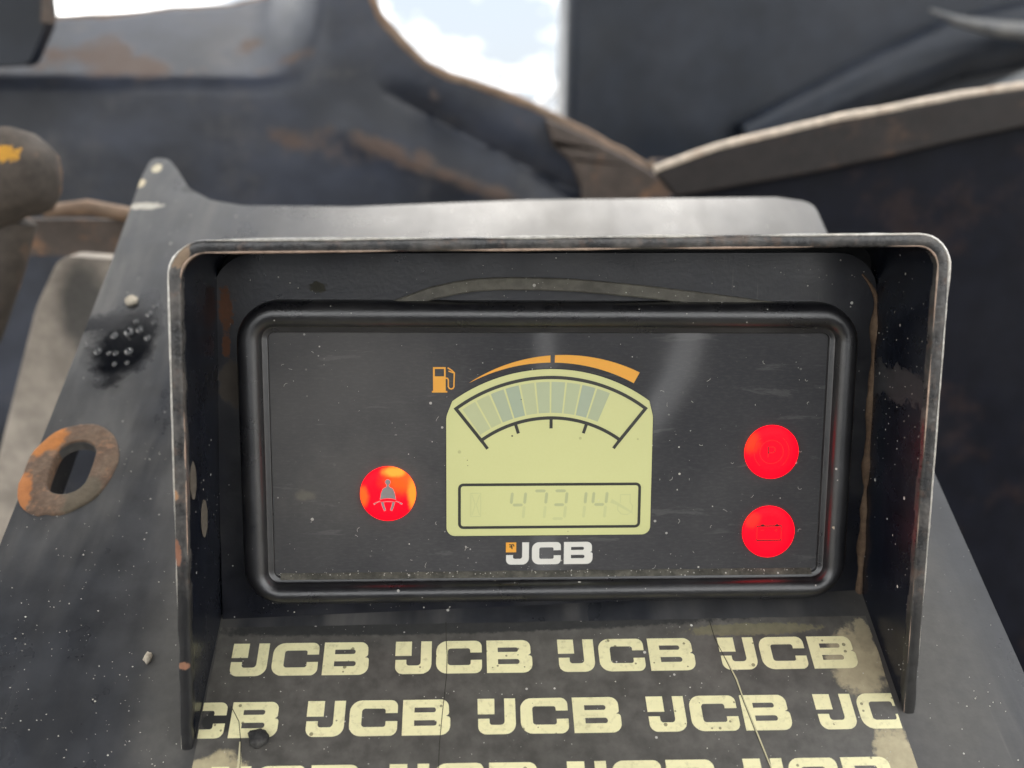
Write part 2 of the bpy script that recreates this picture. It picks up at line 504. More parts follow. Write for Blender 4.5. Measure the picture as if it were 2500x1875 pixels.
def face_mat():
    q = NT('display_face_film')
    n1 = q.noise(16, 5, .6); n2 = q.noise(1900, 3, .7, stretch=(0.3, 1, 1))
    n4 = q.noise(220, 5, .7, stretch=(.18, 1, 1), off=(2, 6, 1), dist=.4)
    dm = q.math('MULTIPLY', q.step(n1, .35, .72), 0.10)
    dm = q.math('ADD', dm, q.math('MULTIPLY', q.step(n2, .42, .75), 0.055))
    c = q.mix(dm, (0.046, 0.046, 0.049), (0.32, 0.30, 0.28))
    c = q.mix(q.math('MULTIPLY', q.step(n4, .60, .66), .06), c, (0.5, 0.48, 0.45))
    s1 = q.specks(330, 0.12, 0.45); s2 = q.specks(640, 0.14, 0.35, off=(.3, .1, 0))
    sc = q.specks(170, 0.10, 0.25, off=(.13, .4, 0))
    sm = q.math('MAXIMUM', q.math('MAXIMUM', s1, s2), sc)
    sm = q.math('MULTIPLY', sm, q.step(q.noise(38, 3, .6, off=(9, 2, 4)), .44, .62, .05, 1.0))
    c = q.mix(sm, c, (0.5, 0.47, 0.41))
    ms = q.math('MULTIPLY', q.spot((-56, 4, 0), (30, 34, 20), .5, .9, 40), 0.06)  # paler left side: reflected sky brightness painted into the face colour
    c = q.mix(ms, c, (0.6, 0.56, 0.5))
    ms = q.math('MULTIPLY', q.spot((-50, -8, 0), (15, 9, 8), .8, .8, 90), 0.05)
    c = q.mix(ms, c, (0.5, 0.45, 0.38))
    ms = q.math('MULTIPLY', q.spot((-62, -10, 0), (2.5, 1.2, 8), .5, .5, 300), 0.12)
    c = q.mix(ms, c, (0.5, 0.45, 0.3))
    q.put(q.b.inputs['Base Color'], c)
    q.put(q.b.inputs['Roughness'], q.mixf(sm, q.math('ADD', q.math('MULTIPLY', n1, .07), .03), 0.9))
    q.b.inputs['Specular IOR Level'].default_value = 0.9
    return q.m


m_face = face_mat()
E0 = 1 / (2 ** EXPOSURE)
m_lcdline = printed('lcd_line', (0.035, 0.035, 0.03), 0.4, 0.2)
def lcd_mat():
    q = NT('lcd_backlit')
    nz = q.noise(30, 3, .5); fine = q.noise(1500, 3, .6)
    edge = q.spot((0, -2, 0), (34, 27, 40), .12, .45, 30)
    c = q.mix(fine, (0.47, 0.47, 0.215), (0.49, 0.49, 0.235))
    c = q.mix(q.math('MULTIPLY', q.specks(260, .12, .3), .5), c, (0.25, 0.24, 0.12))
    q.put(q.b.inputs['Base Color'], c); q.b.inputs['Roughness'].default_value = 0.3
    q.put(q.b.inputs['Emission Color'], c)
    e = q.math('MULTIPLY', q.mixf(edge, .18, .31), q.step(nz, .3, .7, .92, 1.06))
    q.put(q.b.inputs['Emission Strength'], q.math('MULTIPLY', e, E0))
    return q.m


m_lcd = lcd_mat()
bar_cols = [(0.41, 0.43, 0.245), (0.41, 0.43, 0.24), (0.335, 0.375, 0.255), (0.31, 0.36, 0.258), (0.40, 0.425, 0.245),
            (0.37, 0.405, 0.255), (0.36, 0.40, 0.262), (0.38, 0.415, 0.25), (0.315, 0.36, 0.26), (0.35, 0.385, 0.245)]
m_bars = [printed('lcd_bar', tuple(k * 0.92 for k in c), 0.4, 0.04, emit=0.26 * E0) for c in bar_cols]
m_digit = printed('lcd_digit', (0.36, 0.375, 0.20), 0.4, 0.05, emit=0.25 * E0)
m_digit_faint = printed('lcd_digit_faint', (0.43, 0.44, 0.215), 0.4, 0.05, emit=0.29 * E0)
m_orange = printed('orange_print', (0.78, 0.36, 0.045), 0.45, 0.06)
m_white = printed('white_print', (0.68, 0.66, 0.60), 0.45, 0.05)
m_icon = printed('icon_grey', (0.26, 0.23, 0.22), 0.5, 0.1)
m_iconred = printed('icon_line', (0.035, 0.003, 0.005), 0.5, 0.1)
m_badge = printed('badge_mark', (0.05, 0.035, 0.02), 0.5)

m_lamp_belt = lamp_mat('lit_seatbelt_lens', [((-37.0, -5.6, 0), (5.0, 3.9, 6), (1.0, 0.055, 0.006), .2),
                                             ((-39.6, -4.0, 0), (2.6, 1.2, 6), (1.0, 0.19, 0.02), .3),
                                             ((-34.9, -9.5, 0), (1.4, 3.8, 6), (1.0, 0.15, 0.014), .3),
                                             ((-47.6, -10.2, 0), (1.5, 2.6, 6), (1.0, 0.06, 0.008), .3)])
m_lamp_park = lamp_mat('lit_parking_lens', [((51.2, 3.2, 0), (2.2, 2.8, 6), (1.0, 0.02, 0.006), .4)])
m_lamp_batt = lamp_mat('lit_battery_lens', [((52.2, -17.3, 0), (2.0, 1.8, 6), (1.0, 0.012, 0.009), .4)])

# background steel
def plateA_mat():
    q = NT('scuffed_blue_black_steel')
    at = q.n('ShaderNodeAttribute'); at.attribute_name = 'rust'
    n1 = q.noise(11, 6, .6, stretch=(1, 1.5, 1)); n2 = q.noise(70, 7, .7)
    c = q.mix(q.step(n1, .35, .7), (0.009, 0.012, 0.020), (0.036, 0.043, 0.064))
    c = q.mix(q.math('MULTIPLY', q.step(q.noise(26, 7, .7, off=(6, 1, 2)), .50, .72), .45), c, (0.085, 0.078, 0.075))
    m = q.step(q.math('ADD', at.outputs['Fac'], q.math('MULTIPLY', q.math('SUBTRACT', n2, .5), 1.1)), .30, .75)
    rc = q.mix(q.noise(35, 5, .6, off=(3, 2, 1)), (0.085, 0.042, 0.025), (0.14, 0.11, 0.09))
    c = q.mix(q.math('MULTIPLY', m, .8), c, rc)
    q.put(q.b.inputs['Base Color'], c)
    q.put(q.b.inputs['Roughness'], q.mixf(m, q.math('ADD', .26, q.math('MULTIPLY', n2, .25)), .75))
    q.bump(n2, .25, .001)
    return q.m


m_plateA = plateA_mat()
m_edgeA = paint('rusty_plate_edge', (0.20, 0.13, 0.085), 0.7, dust=(0.32, 0.26, 0.2), damt=0.6, dscale=25, bump=0.3, grain=200)
m_bandA = paint('pale_scuffed_steel', (0.075, 0.085, 0.115), 0.40, dust=(0.24, 0.2, 0.17), damt=0.55, dscale=12, bump=0.3, grain=140, rustamt=0.5, rustscale=16,
                spots=[((-258, 123, 0), (16, 12, 400), (0.30, 0.12, 0.06), 0.8, 0.5),
                       ((-145, 118, 0), (20, 7, 400), (0.32, 0.24, 0.14), 0.8, 0.4),
                       ((-168, 126, 0), (3, 9, 400), (0.4, 0.06, 0.06), 0.7, 0.4)])
m_tail = paint('rust_brown_steel', (0.075, 0.056, 0.045), 0.6, dust=(0.13, 0.105, 0.09), damt=0.5, dscale=16, bump=0.4, grain=200, rustamt=0.7, rustscale=30)
m_plateB = paint('near_black_fender', (0.004, 0.005, 0.010), 0.5, spec=0.12, dust=(0.02, 0.02, 0.024), damt=0.3, dscale=11, bump=0.2, grain=200, rustamt=0.05, rustscale=12)
m_stripB = paint('brown_fender_strip', (0.014, 0.011, 0.0105), 0.5, spec=.3, dust=(0.036, 0.029, 0.026), damt=0.5, dscale=20, bump=0.3, grain=200, rustamt=0.12, rustscale=30)
m_lipB = paint('bare_fender_lip', (0.50, 0.42, 0.335), 0.42, metallic=0.2, dust=(0.54, 0.47, 0.39), damt=0.5, dscale=30, bump=0.3, grain=200, rustamt=0.25, rustscale=40)
m_scuff = paint('fender_scuff', (0.012, 0.012, 0.014), 0.5, damt=0.2, dust=(0.05, 0.05, 0.05))
m_boom = paint('dark_boom_paint', (0.009, 0.013, 0.021), 0.32, spec=0.3, dust=(0.05, 0.054, 0.066), damt=0.5, dscale=6, bump=0.15, grain=80)
m_post = paint('taupe_paint', (0.36, 0.315, 0.265), 0.55, dust=(0.42, 0.375, 0.32), damt=0.4, dscale=16, bump=0.1,
               spots=[((-192, -3, -210), (11, 22, 60), (0.10, 0.093, 0.085), 0.5, 0.15, .4)])  # soft dark oval: a shadow on the post painted into its colour
m_lug = paint('mud_caked_steel', (0.05, 0.04, 0.032), 0.8, dust=(0.13, 0.105, 0.085), damt=0.45, dscale=35, bump=0.7, grain=250, rustamt=0.4, rustscale=40,
              spots=[((-199, 67, -170), (7, 3.2, 60), (0.5, 0.25, 0.025), 0.6, 0.4)])
m_rail = printed('pale_rail_paint', (0.78, 0.79, 0.81), 0.5)
m_ground = paint('yard_ground', (0.16, 0.145, 0.125), 0.9, dust=(0.26, 0.24, 0.2), damt=0.6, dscale=0.7, bump=0.4, grain=20)

# ------------------------------------------------------------------ ground
g = MB(); g.add([(-300000, -300000, -1000), (300000, -300000, -1000), (300000, 300000, -1000), (-300000, 300000, -1000)], [(0, 1, 2, 3)])
tag(g.build('ground', m_ground, WORLD), 'bare pale yard ground far below the machine', kind='structure')

# ------------------------------------------------------------------ driver's canopy overhead (unseen, sized to shade the dashboard)
cn = thing('canopy', 'dark canopy roof on posts over the driver, unseen and sized to shade the dashboard', 'canopy', WORLD @ Matrix.Translation((0, -.5, -1.0)))
CAN = (-640, 300, -900, 360, 660)
mb = MB(); mb.prism(fillet([(CAN[0], CAN[2], 80), (CAN[1], CAN[2], 80), (CAN[1], CAN[3], 80), (CAN[0], CAN[3], 80)], 6), CAN[4], CAN[4] + 40)
mb.build('roof', m_boom, WORLD, cn, smooth=30, bevel=8)
mb = MB(); mb.box(CAN[0] + 10, 440, CAN[3] - 62, CAN[3] - 22, CAN[4] - 42, CAN[4] - 2); mb.build('front_beam', m_boom, WORLD, cn, bevel=4)
for px in (CAN[0] + 40, 415):
    for py in (CAN[3] - 42,):
        mb = MB(); mb.box(px - 22, px + 22, py - 22, py + 22, -1000, CAN[4] - 44); mb.build('post', m_boom, WORLD, cn, bevel=4)

mb = MB(); mb.tube([(128, -850, 672), (128, -1150, 560), (128, -1380, 380), (128, -1470, 220), (128, -1490, 60), (128, -1490, -1000)], 17, 14); mb.build('roll_bar', m_rail, WORLD, cn, smooth=60)
mb = MB(); mb.tube([(392, -850, 672), (392, -1150, 560), (392, -1380, 380), (392, -1470, 220), (391, -1488, 110), (388, -1490, 60), (366, -1490, -17), (330, -1490, -80), (300, -1490, -113), (240, -1490, -165), (128, -1490, -215)], 26, 14)
mb.build('roll_bar', m_rail, WORLD, cn, smooth=60)
mb = MB(); mb.prism(fillet([(-800, -1000), (800, -1000), (800, 190, 90), (-800, 190, 90)], 6), 1620, 2100)  # unseen block added behind the seat to darken the display face reflection
ec = mb.build('reflection_block', m_boom, WORLD @ Matrix(((-1, 0, 0, 0), (0, 0, -1, 0), (0, 1, 0, 0), (0, 0, 0, 1))), smooth=30, bevel=30)
tag(ec, 'unseen dark block behind the seat, added to darken the display face reflection', 'added block')

# ------------------------------------------------------------------ dashboard console (sloping panel + welded hood)
console = thing('dashboard_console', 'dusty dark grey sloping dashboard console with welded hood around the gauge', 'console', CON)

out = fillet([(-148, -120), (117, -120), (117, 183, 7), (103, 187, 6), (4, 187.5, 30), (-66, 184.5, 30), (-108, 186.5, 12), (-121, 190.5, 10),
              (-131, 199, 10), (-138, 212, 8), (-143.5, 221, 6), (-150.8, 222.5, 4), (-151.8, 209, 14), (-150, 150, 30), (-149.2, 80, 20)], 6)
out = dense(out, 9)
slot = [(x - 137.0, y + 52.9) for x, y in rrect(-6.1, 6.1, -9.9, 9.9, 6.0, 8)]
mb = MB(); mb.prism(out, -3.2, 0, [slot])
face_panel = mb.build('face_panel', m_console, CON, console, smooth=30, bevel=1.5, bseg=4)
mb = MB(); ins = [(x + (0.5 if x < -100 else -0.5 if x > 100 else 0), y - (0.5 if y > 150 else 0)) for x, y in out]
mb.loops([[(x, y, z) for x, y in ins] for z in (-22, -1.6)], True)
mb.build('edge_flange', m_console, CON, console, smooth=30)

# raised rusty boss round the slotted bolt hole
mb = MB(); loops = []
ns = 48
prof = [(0.0, -3.3), (0.0, 0.25), (0.03, 0.5), (0.10, 0.62), (0.5, 0.66), (0.88, 0.55), (0.97, 0.25), (1.0, -0.3), (1.0, -3.3)]
for t, z in prof:
    l = []
    for k in range(ns):
        a = 2 * math.pi * k / ns
        ca, sa = math.cos(a), math.sin(a)
        # stadium slot radius
        si = 6.0; half = 4.2
        ix, iy = si * ca, si * sa + (half if sa > 0.0 else -half) * min(1, abs(sa) * 3)
        wob = 1 + 0.05 * noise.noise(Vector((ca * 2, sa * 2, 1.7)))
        ox = 13.3 * ca * wob + (-0.6 if ca < 0 else 0); oy = 17.6 * sa * wob
        if sa < -0.2 and ca < -0.2: oy -= 1.2; ox -= 0.6
        x = ix * (1 - t) + ox * t; y = iy * (1 - t) + oy * t
        zz = z + (0.22 * noise.noise(Vector((x * .35, y * .35, 4))) if 0 < t < 1 else 0)
        l.append((x - 137, y + 52.9, zz))
    loops.append(l)
mb.loops(loops, True)
tag(mb.build('slotted_boss', m_rustboss, CON, console, smooth=50), 'rusty orange boss around the slotted bolt hole')


# hood: folded sheet standing on the console
def rim_n(v): return 28.0 + 0.031 * v
def con_n(u, v): return -57.0 - 1.363 * v + 0.047 * u


def hood_path(o):
    """inverted U of the hood, o mm in from its outer face"""
    pts = []
    vl, vr = -65.2, -62.2
    L = lambda v: -86.4 + 0.0243 * v + o
    Rt = lambda v: 85.9 - 0.0086 * v - o
    T = lambda u: 54.8 + 0.0159 * u - o
    rl, rr = max(8.5 - o, 3.0), max(7.6 - o, 3.0)
    nseg = 46
    v1 = T(-80) - rl
    for i in range(nseg): pts.append((L(vl + (v1 - vl) * i / nseg), vl + (v1 - vl) * i / nseg))
    cx, cy = L(v1) + rl, v1
    for i in range(9):
        a = R(180 - 90 * i / 8)
        pts.append((cx + rl * math.cos(a), cy + (T(cx) - v1) * math.sin(a)))
    u1 = Rt(48) - rr
    for i in range(1, nseg): u = cx + (u1 - cx) * i / nseg; pts.append((u, T(u)))
    v2 = T(u1) - rr
    for i in range(9):
        a = R(90 - 90 * i / 8)
        pts.append((u1 + (Rt(v2) - u1) * math.cos(a), v2 + rr * math.sin(a)))
    for i in range(1, nseg + 1): v = v2 + (vr - v2) * i / nseg; pts.append((Rt(v), v))
    return pts


PO, PI_ = hood_path(0.0), hood_path(2.9)
mb = MB(); L0, L1, L2, L3 = [], [], [], []
for (a, b), (c, d) in zip(PO, PI_):
    f1 = rim_n(b) - 2.2
    bk = max(-7.0, con_n(a, b) - 4)
    L0.append((a, b, min(bk, f1 - .5))); L1.append((a, b, f1)); L2.append((c, d, f1)); L3.append((c, d, min(bk, f1 - .5)))
mb.loops([L0, L1, L2, L3], closed=False)
hood = mb.build('hood', m_hood, DASH, console, smooth=40)
tag(hood, 'black sheet steel hood around the gauge')

# worn front edge of the hood
mb = MB(); prof = [(0, -2.6), (0, -0.9), (0.12, -0.45), (0.4, -0.15), (0.8, 0.0), (2.1, 0.0), (2.55, -0.18), (2.8, -0.5), (2.9, -1.0), (2.9, -2.6)]
paths = [hood_path(o) for o, z in prof]
loops = []
for (o, z), P in zip(prof, paths):
    l = []
    for i, (a, b) in enumerate(P):
        k = 0.16 * noise.noise(Vector((a * .25, b * .25, 2))) + 0.10 * noise.noise(Vector((a * .9, b * .9, 5)))
        if a < -80: k *= 2.0
        l.append((a + k, b + k * .7, rim_n(b) + z + k * .5))
    loops.append(l)
mb.loops([l for l in loops], closed=False, flip=False)
k = len(loops[0])
ends = [l[0] for l in loops]; mb.add(ends, [tuple(range(len(ends)))])
ends = [l[-1] for l in loops]; mb.add(ends, [tuple(range(len(ends)))[::-1]])
rim = mb.build('rim_edge', m_rim, DASH, hood, smooth=60)
tag(rim, 'worn bare metal front edge of the hood')

# paint knocked off along both corners of the rim
def rim_line(o, z, rad, seed, thr, mat, nm):
    P = hood_path(o); run = []; runs = []
    for i, (a, b) in enumerate(P):
        g = noise.noise(Vector((a * .07, b * .07, seed))) + .5 * noise.noise(Vector((a * .4, b * .4, seed + 3)))
        g -= 0.35 * sst0(-b, 5, 45) + (0.25 * sst0(-b, -20, 30) if a < 0 else 0)
        if g > thr: run.append((a, b, rim_n(b) + z, rad * (0.55 + min(1, (g - thr) * 1.6))))
        elif run: runs.append(run); run = []
    if run: runs.append(run)
    for r_ in runs:
        if len(r_) > 2:
            kk = len(r_); mb = MB(); mb.tube([q[:3] for q in r_], [q[3] * min(1, .15 + .3 * min(i_, kk - 1 - i_)) * (1 if q[1] > 46 else .7) for i_, q in enumerate(r_)], 7); mb.build(nm, mat, DASH, hood, smooth=70)
def sst0(x, a, b):
    t = max(0, min(1, (x - a) / (b - a))); return t * t * (3 - 2 * t)
rim_line(0.20, -0.30, 0.27, 1.0, -0.45, m_bare, 'bare_corner')
rim_line(2.72, -0.38, 0.20, 5.0, -0.25, m_barepink, 'bare_corner')

# dark inner back of the hood, behind the mounting plate
mb = MB(); mb.box(-85.2, 84.2, -43, 53.5, -8, -6.2)
mb.build('hood_back', m_gapblack, DASH, console)

# mounting plate round the display
pl = fillet([(-84.2, -45.5), (82.6, -45.5), (82.9, 51.6, 10.5), (-83.6, 50.3, 10.5)], 8)
mb = MB(); mb.prism(pl, -4.5, -2.0)
mb.build('mounting_plate', m_plate, DASH, console, smooth=30, bevel=0.8)

# rust that has crept out of the seam
mb = MB(); pts = []
for i in range(60):
    t = i / 59; v = 46 - t * 86
    u = 83.2 + (-0.1) * t + 0.35 * noise.noise(Vector((v * .12, 1, 0)))
    if i < 6: u -= (6 - i) ** 2 * 0.12
    pts.append((u - .25, v, -1.9))
rad = [min(1, .25 + (46 - p[1]) * .07) * max(.45, 1.1 + 1.3 * noise.noise(Vector((p[1] * .14, 4, 2))) + .3 * noise.noise(Vector((p[1] * .7, 2, 2)))) for p in pts]
mb.tube(pts, rad, 8)
tag(mb.build('rust_seam', m_rustbead, DASH, console, smooth=60), 'brown rust crusted in the right hand seam')
mb = MB(); pts = [(-84.1 + .3 * noise.noise(Vector((v * .2, 3, 1))), v, -1.6) for v in [40 - i * .9 for i in range(20)]]
mb.tube(pts, [max(.2, .6 + .7 * noise.noise(Vector((p[1] * .3, 7, 2)))) for p in pts], 7)
mb.build('rust_seam', m_rustbead, DASH, console, smooth=60)

# two bare ovals on the inner left wall of the hood
SIDE_L = lambda v: -86.4 + 0.0243 * v + 2.9
for (v, n, a, b) in ((-0.6, 22.6, 4.3, 2.6), (-12.0, 13.4, 4.6, 3.0)):
    mb = MB(); ring = []
    for k in range(26):
        t = 2 * math.pi * k / 26; w = 1 + .10 * noise.noise(Vector((math.cos(t) * 2, math.sin(t) * 2, v)))
        ring.append((SIDE_L(v) + .12, v + a * math.sin(t) * w, n + b * math.cos(t) * w))
    mb.add(ring, [tuple(range(26))])
    mb.build('bare_patch', m_chip, DASH, console)

# ------------------------------------------------------------------ instrument display
disp = thing('instrument_display', 'lit instrument display with fuel gauge, hour readout and three red warning lamps', 'display', DASH)

mb = MB(); loops = []
prof = [(0.0, -2.4), (0.0, -0.4), (0.02, 1.2), (0.07, 2.7), (0.16, 3.8), (0.29, 4.45), (0.44, 4.7), (0.58, 4.5), (0.70, 3.9), (0.775, 3.1),
        (0.80, 2.3), (0.815, 1.4), (0.86, 1.15), (0.95, 1.05), (0.985, 0.9), (1.0, 0.5), (1.0, -0.4)]
for t, z in prof:
    x0 = -77.6 * (1 - t) + -70.0 * t; x1 = 77.1 * (1 - t) + 70.0 * t
    y0 = -38.1 * (1 - t) + -31.2 * t; y1 = 39.1 * (1 - t) + 31.2 * t
    r = 10.5 * (1 - t) + 1.6 * t if t < .8 else 3.4 * (1 - (t - .8) / .2) + 1.6 * (t - .8) / .2
    loops.append([(x, y, z) for x, y in rrect(x0, x1, y0, y1, r, 10)])
mb.loops(loops, True)
bezel = mb.build('bezel', m_bezel, DASH, disp, smooth=35)
tag(bezel, 'black moulded plastic bezel with rounded corners')

mb = MB(); mb.flat(rrect(-70.3, 70.3, -31.5, 31.5, 1.8, 4), z=0.0)
face = mb.build('display_face', m_face, DASH, disp, smooth=0)
tag(face, 'scratched dusty black display face')

mb = MB(); loops = []
for i in range(90):
    x = -68.5 + 137 * i / 89; w = .55 + .45 * noise.noise(Vector((x * .15, 2, 0))) + .25 * noise.noise(Vector((x * .8, 5, 0)))
    loops.append([(x, -31.9, 1.05), (x, -31.75, 1.25), (x, -31.0 + .3 * w, .55 + .3 * w), (x, -30.7 + .5 * w, .03)])
mb.loops(loops, closed=False, flip=True)
mb.build('settled_dust', m_dust, DASH, disp, smooth=60)

# rubber seal popped up above the bezel
go = [(-41, 38.4), (-36, 40.2), (-30.4, 42.3), (-25, 43.5), (-20.3, 44.3), (-15, 44.7), (-10.2, 44.8), (-3, 44.75), (5, 44.5), (15, 43.7), (25.5, 42.7), (33, 41.8), (41, 40.9), (50, 39.7), (57, 38.8)]
mb = MB(); loops = []
for i, (x, y) in enumerate(go):
    a = Vector(go[max(i - 1, 0)]); b = Vector(go[min(i + 1, len(go) - 1)]); t = (b - a).normalized(); nn = Vector((t.y, -t.x))
    th = 3.1
    p = Vector((x, y)); q = p + nn * th
    loops.append([(p.x, p.y, -1.9), (p.x, p.y, 0.5), (p.x + nn.x * .3, p.y + nn.y * .3, 0.8), (q.x - nn.x * .3, q.y - nn.y * .3, 0.8), (q.x, q.y, 0.5), (q.x, q.y, -1.9)])
mb.loops(loops, True, True, True, flip=True)
tag(mb.build('rubber_seal', m_gasket, DASH, disp, smooth=40), 'dusty rubber seal arching out above the bezel')

# --- LCD
GX, GY = -0.1, -20.3
def pol(r, a): return (GX + r * math.sin(R(a)), GY + r * math.cos(R(a)))


top = [pol(42.3, a) for a in [36 - 72 * i / 28 for i in range(29)]]
lcd_out = fillet([(-26.5, -21.0, 2.2), (25.9, -21.0, 2.2), (25.8, 10.0, 5)] + [(x, y) for x, y in top] + [(-26.5, 10.0, 5)], 6)
mb = MB(); mb.flat(lcd_out, z=0.06)
lcd = mb.build('lcd_screen', m_lcd, DASH, disp, smooth=0)
tag(lcd, 'yellow green backlit screen')
mb = MB(); ribbon(mb, dense(lcd_out, 2), 0.35, 0.05, closed=True)
mb.build('screen_frame', m_plate, DASH, disp, smooth=0)

# gauge outline
mb = MB(); W = 0.85
ribbon(mb, [pol(40.2, -37.2 + 74.4 * i / 40) for i in range(41)], W, 0.10)
ribbon(mb, [pol(29.9, -36.4 + 72.8 * i / 40) for i in range(41)], W, 0.10)
for s in (-1, 1):
    ribbon(mb, [pol(40.5, s * 36.6), pol(29.2, s * 36.0)], W, 0.11)
mb.build('gauge_outline', m_lcdline, DASH, lcd, smooth=0)
for a in (-36, -17.6, 0, 17.6, 36):
    mb = MB(); ribbon(mb, [pol(30.0, a), pol(27.2, a)], 0.8, 0.12); mb.build('tick_mark', m_lcdline, DASH, lcd, smooth=0)
a0, a1 = -34.8, 22.6
for i in range(10):
    s = a0 + (a1 - a0) * i / 10 + (0.35 if i else 0); e = a0 + (a1 - a0) * (i + 1) / 10 - 0.35
    mb = MB(); P = [pol(39.1, s + (e - s) * k / 4) for k in range(5)] + [pol(31.2, e - (e - s) * k / 4) for k in range(5)]
    mb.flat(P[::-1], z=0.10)
    mb.build('gauge_bar', m_bars[i], DASH, lcd, smooth=0)

# hour readout
mb = MB(); ribbon(mb, rrect(-23.2, 22.9, -18.8, -7.6, 1.0, 5), 0.72, 0.10, closed=True)
mb.build('readout_frame', m_lcdline, DASH, lcd, smooth=0)


def seg_digit(x, segs, faint):
    """seven-segment figure leaning right, cell 3.3 x 7.3 mm"""
    w, h, th = 3.4, 7.3, 0.74
    y0 = -16.6
    def P(a, b): return (x + a * w + b * 0.7, y0 + b * h)
    S = {'a': ((.1, 1), (.9, 1)), 'b': ((1, .95), (1, .54)), 'c': ((1, .46), (1, .02)), 'd': ((.1, 0), (.9, 0)),
         'e': ((0, .46), (0, .05)), 'f': ((0, .95), (0, .54)), 'g': ((.12, .5), (.88, .5))}
    mb = MB(); mf = MB()
    for s in segs:
        p, q = S[s]; p, q = Vector(P(*p)), Vector(P(*q)); t = (q - p).normalized() * .3
        ribbon(mf if s in faint else mb, [tuple(p), tuple(p + t), tuple(q - t), tuple(q)], [.15, th, th, .15], 0.10)
    d = mb.build('digit', m_digit, DASH, lcd, smooth=0)
    if mf.v: mf.build('digit_segment', m_digit_faint, DASH, lcd, smooth=0)


for x, segs in ((-10.4, 'fgbc'), (-5.0, 'abc'), (0.2, 'abgcd'), (5.1, 'bc'), (10.5, 'fgbc')):
    seg_digit(x, segs, 'cd')

mb = MB()   # hourglass
for p in ([(-20.4, -9.8), (-17.7, -9.8)], [(-20.4, -15.9), (-17.7, -15.9)], [(-20.3, -9.8), (-20.3, -15.9)], [(-17.8, -9.8), (-17.8, -15.9)],
          [(-20.0, -10.2), (-19.2, -12.8), (-20.0, -15.5)], [(-18.1, -10.2), (-18.9, -12.8), (-18.1, -15.5)]):
    ribbon(mb, p, 0.22, 0.10)
mb.build('hourglass_icon', m_digit_faint, DASH, lcd, smooth=0)
mb = MB()   # engine service mark
ribbon(mb, [(18.0, -12.6), (18.0, -10.4), (20.5, -10.4), (20.5, -12.4), (21.2, -13.4), (21.0, -14.8), (19.9, -15.7), (18.3, -15.5), (17.3, -14.4), (17.4, -13.2)], 0.25, 0.10)
ribbon(mb, [(15.6, -12.0), (17.2, -12.8), (19.2, -14.0), (21.3, -15.3)], [1.1, .75, .7, .3], 0.105)
mb.build('engine_icon', m_digit_faint, DASH, lcd, smooth=0)
for x, y, r in ((-9.9, 7.4 - 2.4, .26), (-21.2, -1.2, .13), (-21.1, -2.6, .12), (4.6, -20, .12), (-7.7, 14.3, .16)):
    mb = MB(); mb.flat([(x + r * math.cos(t), y + r * .8 * math.sin(t)) for t in [k * math.pi / 4 for k in range(8)]], z=0.11)
    mb.build('screen_fleck', m_lcdline, DASH, lcd, smooth=0)

# fuel arc and pump symbol
def thick(a):
    t = (a + 27.8) / 56.0
    return 0.05 + 3.05 * (1.35 * t - 0.35 * t * t)


for (s, e) in ((-27.8, -0.45), (0.95, 28.2)):
    P = [pol(43.95 + thick(s + (e - s) * i / 24), s + (e - s) * i / 24) for i in range(25)] + [pol(43.95, e - (e - s) * i / 24) for i in range(25)]
    mb = MB(); mb.flat(P[::-1], z=0.08); mb.build('fuel_arc', m_orange, DASH, disp, smooth=0)
mb = MB()
mb.flat([(-29.75, 16.5), (-26.6, 16.5), (-26.6, 22.5), (-29.75, 22.5)], [[(-29.3, 20.2), (-27.0, 20.2), (-27.0, 22.05), (-29.3, 22.05)]], z=0.08)
mb.flat([(-30.05, 16.1), (-26.2, 16.1), (-26.2, 16.52), (-30.05, 16.52)], z=0.081)
ribbon(mb, [(-26.7, 19.75), (-26.15, 19.7), (-25.95, 19.3), (-25.95, 17.6), (-25.7, 17.15), (-25.25, 17.0), (-24.8, 17.15), (-24.55, 17.6), (-24.55, 18.4), (-24.45, 21.1), (-25.1, 21.7), (-26.1, 22.35)], 0.32, 0.082)
ribbon(mb, [(-24.4, 21.0), (-25.3, 21.3), (-25.9, 21.5)], 0.3, 0.083)
tag(mb.build('fuel_icon', m_orange, DASH, disp, smooth=0), 'small orange fuel pump symbol')


# --- tell-tale lamps
def lamp(cx, cy, r, mat, label):
    mb = MB(); loops = []
    for rr, z in ((1.0, 0.02), (0.995, 0.5), (0.97, 0.72), (0.6, 0.80), (0.2, 0.82)):
        loops.append([(cx + r * rr * math.cos(t), cy + r * rr * math.sin(t), z) for t in [2 * math.pi * k / 48 for k in range(48)]])
    mb.loops(loops, True, False, True)
    return tag(mb.build('warning_lamp', mat, DASH, disp, smooth=60), label)


